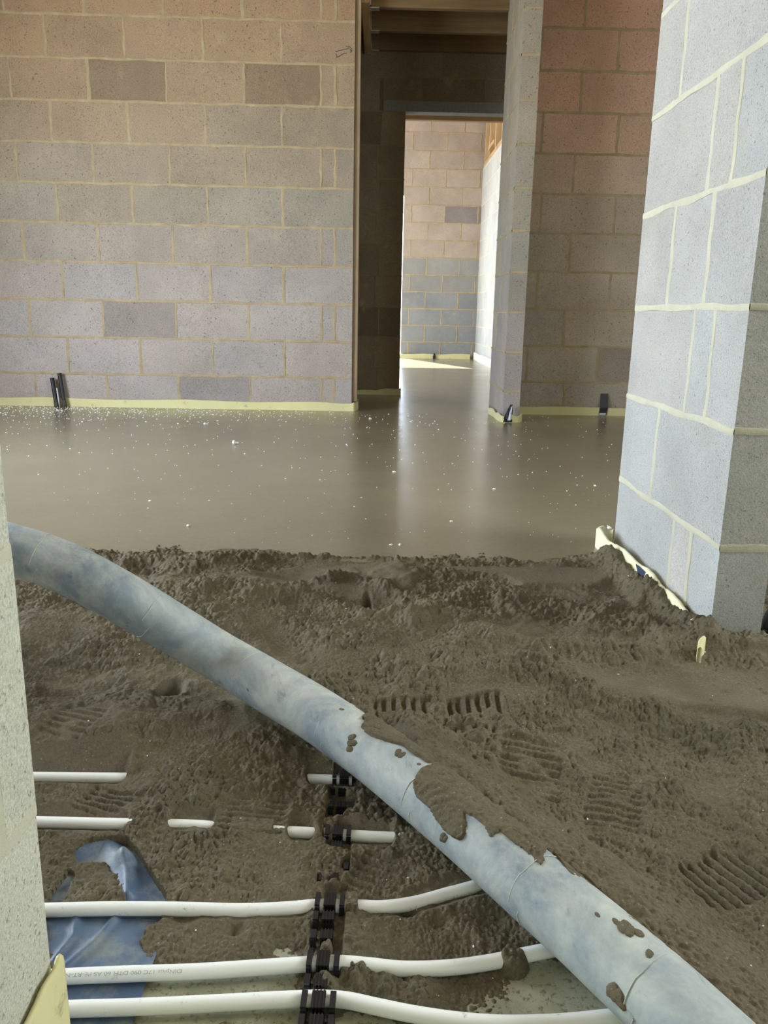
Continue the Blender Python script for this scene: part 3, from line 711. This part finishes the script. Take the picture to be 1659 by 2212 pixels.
# dried blobs of mix stuck on the hose
def blob(mb, c, r, flat=0.5, n=8, rng=random, nrm=Vector((0, 0, 1))):
    n0 = len(mb.v); a = nrm.orthogonal().normalized(); b_ = nrm.cross(a); rings = 4; sx_ = rng.uniform(0.7, 1.2); ph = rng.random()*6
    for i in range(rings):
        th = math.pi/2*i/rings
        for k in range(n):
            an = 2*math.pi*k/n; rr = r*math.cos(th)*(1+0.25*math.sin(2*an+ph)+rng.uniform(-0.12, 0.12))
            mb.v.append(tuple(c+a*math.cos(an)*rr*sx_+b_*math.sin(an)*rr/sx_+nrm*(r*flat*math.sin(th))))
    mb.v.append(tuple(c+nrm*r*flat))
    for i in range(rings-1):
        for k in range(n):
            k2 = (k+1) % n; mb.f.append((n0+i*n+k, n0+i*n+k2, n0+(i+1)*n+k2, n0+(i+1)*n+k)); mb.mi.append(0); mb.col.append((1, 1, 1))
    for k in range(n): mb.f.append((n0+(rings-1)*n+k, n0+(rings-1)*n+(k+1) % n, n0+rings*n)); mb.mi.append(0); mb.col.append((1, 1, 1))
def hose_hit(u, v):
    d = Vector(ray(u, v)); o_ = Vector((0, 0, CH)); best = None
    for i in range(0, len(Hd)-1):
        seg = Hd[i]; # closest approach of ray to this centre point, then sphere intersection
        oc = o_-seg; A_ = d.dot(d); B_ = 2*oc.dot(d); C_ = oc.dot(oc)-HR*HR*1.0; D_ = B_*B_-4*A_*C_
        if D_ > 0:
            t = (-B_-math.sqrt(D_))/(2*A_)
            if best is None or t < best[0]: best = (t, seg)
    if best is None: return None
    p = o_+d*best[0]; return p, (p-best[1]).normalized()
mb = MB(); rg = random.Random(3)
for (u, v, r) in ((760, 1605, 0.007), (755, 1618, 0.006), (760, 1592, 0.006), (860, 1625, 0.006), (868, 1630, 0.0055), (955, 1808, 0.0055), (960, 1812, 0.0045), (738, 1532, 0.004), (1345, 2002, 0.007), (1360, 2010, 0.007), (1380, 2015, 0.006), (1330, 1990, 0.004),
                  (1403, 2060, 0.005), (1330, 2150, 0.009), (1322, 2140, 0.008), (1338, 2165, 0.007), (905, 1650, 0.003), (535, 1490, 0.003), (1355, 1997, 0.006), (1290, 1975, 0.003)):
    q = hose_hit(u, v)
    if q:
        mb = MB(); blob(mb, q[0]-q[1]*0.0006, r, 0.35, 12, rg, q[1]); rel(mb.build('stuck_mortar', [M['mud']], smooth=True), hose)
# bare patch of hose showing inside the mud lap is geometry of the lap polygon itself

# crust of mix lying on the hose where the bank laps over it
def proj(p):
    d = np.asarray(p)-np.array([0, 0, CH]); z = d@CC
    return 829.5+F*(d@CA)/z, 1106-F*(d@CB)/z
i0 = 9*40+0; NL = 9*40; A_ = np.radians(np.linspace(-45, 150, 70)); G = []
for ii in range(i0, min(i0+NL, len(Hd)-2)):
    t, a, b_ = frame(Hd, ii)
    if b_.z < 0: b_ = -b_
    if a.y > 0 and a.x > 0: pass
    G.append([Hd[ii]+(a*math.cos(x)+b_*math.sin(x))*HR for x in A_]+[(a, b_)])
P_ = np.array([[tuple(p) for p in g[:-1]] for g in G]); Nv = np.array([[tuple(g[-1][0]*math.cos(x)+g[-1][1]*math.sin(x)) for x in A_] for g in G])
U_, V_ = proj(P_)
def pixpoly(U, V, P):
    ins = np.zeros(U.shape, bool); n = len(P)
    for i in range(n):
        x1, y1 = P[i]; x2, y2 = P[(i+1) % n]
        ins ^= ((y1 > V) != (y2 > V)) & (U < (x2-x1)*(V-y1)/((y2-y1) or 1e-9)+x1)
    return ins
for kk, pl in enumerate((lap_px, [(780, 1570), (800, 1545), (850, 1560), (920, 1600), (960, 1640), (925, 1650), (870, 1612), (830, 1600), (800, 1590)])):
    mk = soft(pixpoly(U_, V_, pl), 5)+0.55*fbm(P_[..., 0]*1.0, P_[..., 1]+P_[..., 2], 0.014, 500, 3)
    off = ss(0.42, 0.62, mk)*(0.0045+0.0035*crumbs(P_[..., 0], P_[..., 1]+P_[..., 2]*0.7, 0.008, 511))-0.0015
    Q = P_+Nv*off[..., None]
    kp = mk > 0.38
    if kp.any(): rel(gridmesh('mortar_crust', Q[..., 0], Q[..., 1], Q[..., 2], M['mud'], kp), hose)

# ------------------------------------------------------------------ edge foam strips
def strip(name, pts, z0, z1, th, mt, label, seed=1, wob=0.004, n=10, lean=0.0, topf=None, cat='foam strip'):
    rng = random.Random(seed); P = spline([(p[0], p[1], 0) for p in pts], n); mb = MB(); N_ = len(P); n0 = 0
    for i, p in enumerate(P):
        t = (P[min(i+1, N_-1)]-P[max(i-1, 0)]).normalized(); a = Vector((t.y, -t.x, 0))   # towards the right of travel
        zt = z1+wob*math.sin(i*0.37+seed)+rng.uniform(-wob, wob)*0.3
        if topf: zt = topf(i/(N_-1), zt)
        for (o_, z) in ((0, z0), (0+lean, zt-0.003), (th*0.5+lean, zt), (th+lean, zt-0.003), (th, z0)): mb.v.append(tuple(p+a*o_+Vector((0, 0, z))))
    for i in range(N_-1):
        for k in range(4): mb.f.append((i*5+k, i*5+k+1, i*5+k+6, i*5+k+5)); mb.mi.append(0); mb.col.append((1, 1, 1))
    for e in (0, N_-1): mb.f.append(tuple(e*5+k for k in range(5))); mb.mi.append(0); mb.col.append((1, 1, 1))
    o = mb.build(name, [mt], smooth=True)
    if label: tag(o, label, cat)
    return o
def Wp(u, d=0.0): p = PL(u, -d, 0); return (p[0], p[1])
strip('foam_edge_strip', [Wp(-2.7, 0.002), Wp(-2.2, 0.004), Wp(-1.7, 0.002), Wp(-1.2, 0.004), Wp(-0.7, 0.003), Wp(-0.25, 0.003), Wp(-0.02, 0.003), Wp(0.012, 0.0), (XR+0.022, DW+0.03), (XR+0.03, DW+0.10), (XR+0.03, DW+0.22)], -0.06, 0.052, 0.009, M['foam'],
      'pale yellow foam strip along the foot of the wide back wall on the left', 2)
strip('foam_edge_strip', [(-0.45, 6.262), (-0.1, 6.262), (0.0, 6.255), (0.10, 6.25), (0.188, 6.25)], -0.06, 0.055, 0.009, M['foam'], 'short yellow foam strip at the foot of the dark wall left of the doorway', 4,
      topf=lambda t, z: z-0.03*(1-t))
strip('foam_edge_strip', [Wp(0.985, 0.02), Wp(1.02, 0.012), Wp(1.3, 0.012), Wp(1.7, 0.012), Wp(2.1, 0.012), Wp(2.5, 0.012)], -0.06, 0.052, 0.010, M['foam'], 'yellow foam strip along the foot of the reddish back wall on the right', 6, wob=0.002)
a0 = at(1064, 893, 0.01); a1 = at(1074, 908, 0.01); a2 = at(1090, 911, 0.01); a3 = at(1112, 905, 0.01)
sfoam = strip('foam_edge_strip', [(0.742, 5.25), (0.728, 5.17), (0.738, 5.02), (0.738, 4.88), (0.748, 4.775), (0.79, 4.755), (0.835, 4.768), (0.862, 4.80)], -0.05, 0.042, 0.010, M['foam'], 'loose yellow foam strip curling round the foot of the narrow wall stub', 8, wob=0.006)
strip('foam_edge_strip', [(0.30, 11.47), (0.6, 11.46), (0.9, 11.46), (1.2, 11.46), (1.30, 11.46)], -0.06, 0.075, 0.012, M['foam'], 'yellow foam strip at the foot of the far room back wall', 10, topf=lambda t, z: z-0.02*(1-t))
strip('foam_edge_strip', [(1.355, 11.44), (1.355, 11.0), (1.355, 10.5), (1.355, 9.5), (1.355, 8.0)], -0.06, 0.10, 0.010, M['foam_white'], 'whitish foam strip at the foot of the far room bright side wall', 12)
strip('foam_edge_strip', [(PX-0.002, 2.155), (PX-0.020, 2.165), (PX-0.042, 2.145), (PX-0.040, 2.06), (PX-0.020, 1.92), (PX-0.012, 1.78), (PX-0.012, 1.66), (PX-0.012, 1.50)], -0.06, 0.044, 0.010, M['foam_pale'], 'pale cream foam strip bulging from the foot of the right pier', 14, n=14,
      topf=lambda t, z: z+0.012*math.exp(-((t-0.3)/0.15)**2)-0.025*max(0, t-0.6))
pe = at(1503, 1440, -0.012)
strip('foam_edge_strip', [(pe[0]-0.002, pe[1]-0.004), (pe[0]+0.004, pe[1]+0.012), (pe[0]+0.016, pe[1]+0.026)], -0.03, 0.030, 0.008, M['foam'], 'small upright end of yellow foam poking from the mix in front of the pier', 16, wob=0.001,
      topf=lambda t, z: z+0.012*t)
strip('foam_edge_strip', [(JX+0.002, 0.10), (JX+0.002, 0.45), (JX+0.003, 0.55), (JX+0.004, 0.600), (JX+0.003, 0.618)], SL, 0.050, 0.006, M['foam'], 'torn yellow foam strip at the foot of the near left wall', 18, n=16,
      wob=0.0015, topf=lambda t, z: z-0.006*max(0, (t-0.93)*14))
# tapes
def patch(name, corners, th, mt, nx=6, ny=8, bulge=0.0, parent=None, wv=0.0):
    """thin sheet through four corners (bl, br, tr, tl) with its own thickness"""
    c_ = [Vector(x) for x in corners]; nrm = (c_[1]-c_[0]).cross(c_[3]-c_[0]).normalized(); mb = MB(); pts = []
    for s in (0, 1):
        for j in range(ny+1):
            for i in range(nx+1):
                a = i/nx; b_ = j/ny
                p = (c_[0]*(1-a)+c_[1]*a)*(1-b_)+(c_[3]*(1-a)+c_[2]*a)*b_
                pts.append(p+nrm*(bulge*math.sin(math.pi*b_)+wv*math.sin(a*9+b_*7)+s*th))
    mb.v = [tuple(p) for p in pts]; W1 = nx+1; off = W1*(ny+1)
    def ad(f): mb.f.append(f); mb.mi.append(0); mb.col.append((1, 1, 1))
    for j in range(ny):
        for i in range(nx):
            q = j*W1+i; ad((q, q+W1, q+W1+1, q+1)); ad((off+q, off+q+1, off+q+W1+1, off+q+W1))
    for i in range(nx): ad((i, i+1, off+i+1, off+i)); q = ny*W1+i; ad((q+1, q, off+q, off+q+1))
    for j in range(ny): q = j*W1; ad((q+W1, q, off+q, off+q+W1)); q = j*W1+nx; ad((q, q+W1, off+q+W1, off+q))
    return mb.build(name, [mt], parent, smooth=False)
def W3(u, d, z): p = PL(u, -d, z); return p
tp = empty('black_tape', W3(1.605, 0.03, 0.0)); tag(tp, 'upright strip of black tape on the right back wall over its foam strip', 'tape')
rel(patch('tape_strip', [W3(1.588, 0.027, 0.052), W3(1.640, 0.027, 0.052), W3(1.640, 0.004, 0.14), W3(1.592, 0.004, 0.14)], 0.0012, M['black_tape']), tp)
rel(patch('tape_lower', [W3(1.584, 0.027, 0.004), W3(1.633, 0.027, 0.004), W3(1.640, 0.026, 0.054), W3(1.588, 0.026, 0.054)], 0.0012, M['black_tape']), tp)
rel(patch('pale_end', [W3(1.586, 0.0285, 0.006), W3(1.628, 0.0285, 0.006), W3(1.630, 0.0285, 0.018), W3(1.588, 0.0285, 0.018)], 0.001, M['silver']), tp)
tp2 = empty('tape_flap', (0.83, 4.75, 0.0)); tag(tp2, 'torn black and silver tape flap on the foam at the wall stub foot', 'tape')
def s3d(u, v, Y): return tuple(onY(u, v, Y))
rel(patch('tape_flap_black', [s3d(1086, 912, 4.738), s3d(1106, 912, 4.742), s3d(1108, 874, 4.775), s3d(1102, 874, 4.775)], 0.0015, M['black_tape'], wv=0.003), tp2)
rel(patch('tape_flap_left', [s3d(1087, 905, 4.742), s3d(1098, 905, 4.738), s3d(1105, 876, 4.77), s3d(1098, 882, 4.768)], 0.0015, M['black_tape'], wv=0.002), tp2)
rel(patch('tape_flap_silver', [s3d(1096, 908, 4.732), s3d(1103, 908, 4.732), s3d(1107, 876, 4.765), s3d(1104, 880, 4.765)], 0.0015, M['silver'], wv=0.002), tp2)
def fz(u, v, dx): # point on foam in front of the pier face
    d = ray(u, v); t = (PX-dx)/d[0]; return tuple(np.array([0, 0, CH])+d*t)
tp3 = patch('dark_blue_tape', [fz(1383, 1256, 0.028), fz(1388, 1246, 0.026), fz(1396, 1236, 0.022), fz(1374, 1218, 0.030)], 0.0012, simple('blue_tape', (0.03, 0.05, 0.10), 0.4, 60), 4, 4)
tag(tp3, 'scrap of dark blue tape on the cream foam at the right pier', 'tape')
cl = MB(); pc = onY(938, 768, 11.44); cl.box(I3, pc[0]-0.018, pc[0]+0.018, pc[1]-0.012, pc[1], pc[2]-0.06, pc[2]+0.0); cl.box(I3, pc[0]-0.010, pc[0]+0.012, pc[1]-0.012, pc[1]+0.004, pc[2], pc[2]+0.03)
tag(cl.build('dark_clip', [M['black']]), 'small dark clip on the far room foam strip', 'clip')

# ------------------------------------------------------------------ black pipe tails at the left back wall
for nm, (ua, ub_), ht, lab in (('a', (-1.827, -1.800), 0.208, 'taller black pipe tail leaning at the back wall foot, right of the pair'), ('b', (-1.872, -1.848), 0.178, 'shorter black pipe tail at the back wall foot, left of the pair')):
    d0 = 0.045 if nm == 'a' else 0.052
    t0 = Vector(W3(ub_, d0, -0.03)); t1 = Vector(W3(ua, d0-0.015, ht)); mb = MB(); n_ = 14; pts = [t0.lerp(t1, i/n_) for i in range(n_+1)]
    o = empty('pipe_tail', (t0.x, t0.y, 0)); tag(o, lab, 'pipe', 'black pipe tails at the left back wall')
    mb.tube(pts, lambda i, a: 0.0125*(1+0.02*math.sin(i*2)), 16, True); rel(mb.build('pipe_tube', [M['black']], smooth=True), o)
    mb = MB(); mb.tube([pts[-1]-(t1-t0)*0.012, pts[-1]+(t1-t0)*0.01], 0.0138, 16, True); rel(mb.build('pipe_end_collar', [M['black']]), o)
    if nm == 'a':
        mb = MB(); q0 = Vector(W3(-1.829, 0.062, 0.0)); q1 = Vector(W3(-1.842, 0.05, 0.12)); mb.tube([q0, q0.lerp(q1, 0.5), q1], 0.004, 8); rel(mb.build('silver_tie', [M['silver']], smooth=True), o)
    mb = MB(); mb.tube([t0.lerp(t1, 0.12), t0.lerp(t1, 0.30)], 0.0142, 14, True); rel(mb.build('muddy_collar', [simple('muddy_collar', (0.07, 0.065, 0.05), 0.8, 90, 0.3, 200)], smooth=True), o)

# ------------------------------------------------------------------ timbers and lintel
def beam(name, a, b_, mt, label=None, cat='timber', bev=0.003, parent=None, group=None):
    mb = MB(); mb.box(I3, a[0], b_[0], a[1], b_[1], a[2], b_[2]); o = mb.build(name, [mt], parent)
    bv = o.modifiers.new('b', 'BEVEL'); bv.width = bev; bv.segments = 2
    if label: tag(o, label, cat, group)
    return o
beam('door_lining_board', (XR+0.001, 5.190, 0.06), (XR+0.034, 5.278, 2.60), M['timber_tan'], 'tall thin timber board on the end of the left back wall', 'timber board')
beam('lintel', (0.015, 6.268, 2.009), (1.35, 6.376, 2.081), M['lintel'], 'pale concrete lintel over the far doorway', 'lintel')
beam('timber_header', (-0.6, 6.47, 2.000), (1.36, 6.52, 2.07), M['timber_x'], 'sunlit timber header just behind the lintel of the far doorway', 'timber beam')
beam('trimmer_joist', (-0.125, 5.29, 2.37), (-0.078, 6.26, 2.58), M['timber_y'], 'brown timber trimmer running back along the left side of the passage ceiling', 'timber joist')
jl_ = ['nearest', 'middle', 'farthest']
for i, (Y, zb) in enumerate(((5.36, 2.372), (5.80, 2.380), (6.215, 2.388))):
    beam('ceiling_joist', (-0.07, Y, zb), (2.1, Y+0.045, zb+0.215), M['timber_dark'], f'dark timber joist across the passage ceiling, {jl_[i]} of the three', 'timber joist', group='timber joists over the passage')
for i in range(3):
    Y = 5.36+0.43*i
    mb = MB(); mb.box(I3, -0.076, -0.070, Y-0.004, Y+0.049, 2.38, 2.56); mb.box(I3, -0.076, -0.020, Y-0.004, Y+0.049, 2.366+0.008*i, 2.371+0.008*i)
    tag(mb.build('joist_hanger', [simple('galvanised_%d' % i, (0.45, 0.48, 0.5), 0.45, 80, 0.15, metal=0.7)]), f'galvanised joist hanger at the left end of the {jl_[i]} passage joist', 'joist hanger', 'joist hangers')
# far room stud work above the bright wall
fs = empty('timber_stud_frame', (1.40, 10.4, 2.5)); tag(fs, 'pale timber stud frame standing on the far room bright wall', 'timber frame')
for k, Y in enumerate((11.42, 11.0, 10.45, 9.9, 9.3, 8.6)):
    rel(beam('stud', (1.375, Y-0.02, 2.55), (1.46, Y+0.025, 3.48), M['timber_z']), fs)
rel(beam('sole_plate', (1.37, 6.5, 2.50), (1.47, 11.48, 2.55), M['timber_y']), fs)
rel(beam('noggin', (1.36, 10.47, 2.62), (1.44, 10.98, 2.665), M['timber_y']), fs)
rel(beam('back_board', (1.465, 6.5, 2.55), (1.49, 11.48, 3.48), M['timber_z']), fs)

# ------------------------------------------------------------------ marker scribble on the block by the opening
def onW(u, v, off=0.0015):
    d = ray(u, v); n = np.array([-math.sin(PHI), math.cos(PHI), 0]); o_ = np.array([XR, DW, 0])-n*off; P0 = np.array([0, 0, CH])
    return P0+d*(((o_-P0)@n)/(d@n))
mb = MB()
for ln in ([(724, 112), (730, 110), (738, 108), (748, 106), (755, 104)], [(747, 100), (753, 100), (759, 104), (760, 110), (757, 114)], [(726, 124), (732, 122), (738, 118), (744, 115), (749, 116)], [(725, 116), (727, 121), (728, 125)], [(756, 106), (758, 112)]):
    mb.tube([tuple(onW(*p)) for p in ln], 0.0022, 6)
o = mb.build('marker_scribble', [M['ink']], wl)

# ------------------------------------------------------------------ black pipe beside the pier
mb = MB(); bx = onY(1668, 1330, 1.52)
pts = [Vector((bx[0]+0.0, 1.52, -0.06)), Vector((bx[0], 1.52, -0.01)), Vector((bx[0], 1.52, bx[2]-0.02)), Vector((bx[0]+0.004, 1.52, bx[2])), Vector((bx[0]+0.02, 1.52, bx[2]+0.016)), Vector((bx[0]+0.05, 1.53, bx[2]+0.02)), Vector((bx[0]+0.12, 1.55, bx[2]))]
mb.tube(spline(pts, 8), 0.017, 20); tag(mb.build('black_pipe', [M['black']], smooth=True), 'black bent pipe rising beside the outer face of the right pier', 'pipe')

# ------------------------------------------------------------------ polystyrene specks and chips
rg = random.Random(11)
mb = MB()
def chip(mb, c, r, rng):
    n0 = len(mb.v); k = 6; a0 = rng.random()*6; e = rng.uniform(0.6, 1.5)
    for (z, s) in ((0, 0.8), (0.5, 1.0), (0.95, 0.55)):
        for i in range(k):
            an = a0+2*math.pi*i/k; mb.v.append((c[0]+math.cos(an)*r*s*e*rng.uniform(0.8, 1.1), c[1]+math.sin(an)*r*s/e*rng.uniform(0.8, 1.1), c[2]+z*r))
    for j in range(2):
        for i in range(k): i2 = (i+1) % k; mb.f.append((n0+j*k+i, n0+j*k+i2, n0+(j+1)*k+i2, n0+(j+1)*k+i)); mb.mi.append(0); mb.col.append((1, 1, 1))
    mb.f.append(tuple(n0+2*k+i for i in range(k))); mb.mi.append(0); mb.col.append((1, 1, 1))
for i in range(430):
    u = rg.uniform(-20, 1340); Y = 2.08+3.0*rg.random()**0.9; X = (u-816)/F*Y; r = rg.choice([0.0015, 0.0019, 0.0023, 0.0028, 0.0034])*(0.38+Y*0.14)
    if X > PX-0.06 and Y < 2.25: continue
    chip(mb, (X, Y, 0.0), r, rg)
for i in range(760):
    Y = 5.12-abs(rg.gauss(0, 0.30)); X = -2.35+abs(rg.gauss(0, 1.0)); r = rg.choice([0.0018, 0.0024, 0.003, 0.004])
    if X > 1.9: continue
    chip(mb, (X, Y, 0.0), r, rg)
for i in range(110):
    a_ = rg.randrange(150, NYg-30); b_ = rg.randrange(60, NS-60)
    if h[a_, b_] > floor_cut+0.004 and hd[a_, b_] > HR*1.3: chip(mb, (X2[a_, b_], Y2[a_, b_], h[a_, b_]-0.0003), rg.uniform(0.0008, 0.0018), rg)
tag(mb.build('polystyrene_specks', [M['poly']]), 'fine white polystyrene specks scattered over the smooth screed and the loose mix', 'debris', kind='stuff')
big = [(505, 959, 0.017, 'largest white polystyrene chip lying on the screed left of centre'), (443, 917, 0.011, 'white polystyrene chip on the screed close to the left back wall'),
       (407, 1137, 0.0060, 'small white polystyrene chip on the screed above the middle of the hose'), (1315, 1142, 0.0075, 'white polystyrene chip beside the far corner of the right pier'),
       (324, 1083, 0.0045, 'tiny white chip on the screed left of the chip above the hose'), (851, 1020, 0.006, 'white chip on the screed at the left rim of the doorway reflection'),
       (975, 1127, 0.0045, 'small white chip on the screed in the near part of the doorway reflection'), (864, 1178, 0.0055, 'flat white chip near the screed edge, right one of two side by side'),
       (845, 1178, 0.0045, 'white chip near the screed edge, left one of two side by side'), (1285, 1050, 0.0050, 'small white chip on the screed nearest the right pier face'),
       (1067, 1057, 0.0050, 'small white chip on the screed well in front of the wall stub'), (799, 905, 0.009, 'thin pale chip on the screed at the foot of the opening')]
for u, v, r, lab in big:
    p = at(u, v, 0.0); mb = MB(); chip(mb, (p[0], p[1], -0.0003), r, rg); chip(mb, (p[0]+r*0.7, p[1]+r*0.2, -0.0003), r*0.6, rg)
    o = mb.build('polystyrene_chip', [M['poly']]); tag(o, lab, 'debris', 'white polystyrene chips')

# ------------------------------------------------------------------ faint print on two pipes
def pipe_text(key, s0, s1, txt, size, rotz=True):
    P = PIPE[key]; X_ = P[:, 0]
    cu = bpy.data.curves.new('pipe_print', 'FONT'); cu.body = txt; cu.size = size; cu.align_x = 'CENTER'; cu.align_y = 'CENTER'
    tmp = bpy.data.objects.new('tmp', cu); C.objects.link(tmp)
    bpy.context.view_layer.update()
    me = bpy.data.meshes.new_from_object(tmp.evaluated_get(bpy.context.evaluated_depsgraph_get()))
    bpy.data.objects.remove(tmp)
    n = len(me.vertices); co_ = np.zeros(n*3, np.float32); me.vertices.foreach_get('co', co_); co_ = co_.reshape(-1, 3)
    xm = 0.5*(s0+s1); wdt = co_[:, 0].max()-co_[:, 0].min(); sc = (s1-s0)/wdt
    lx = -co_[:, 0]*sc; ly = -co_[:, 1]                      # turned upside down as in the photograph
    gx = xm+lx; gy = np.interp(gx, X_, P[:, 1]); gz = np.interp(gx, X_, P[:, 2])
    th = math.radians(52)+ly/PRD                       # angle round the pipe from the near side upward
    r = PRD+0.00015
    co_[:, 0] = gx; co_[:, 1] = gy-np.cos(th)*r; co_[:, 2] = gz+np.sin(th)*r
    me.vertices.foreach_set('co', co_.ravel()); me.update()
    o = link('pipe_print', me, M['print'], pipe_obj[key], False)
x0 = at(142, 2110, PZ)[0]; x1 = at(395, 2100, PZ)[0]; x2 = at(520, 2092, PZ)[0]; x3 = at(625, 2086, PZ)[0]
pipe_text('fourth', x0, x1, 'DINplus 17C 090 DTH 60 AS PE-RT-NI', 0.0052)
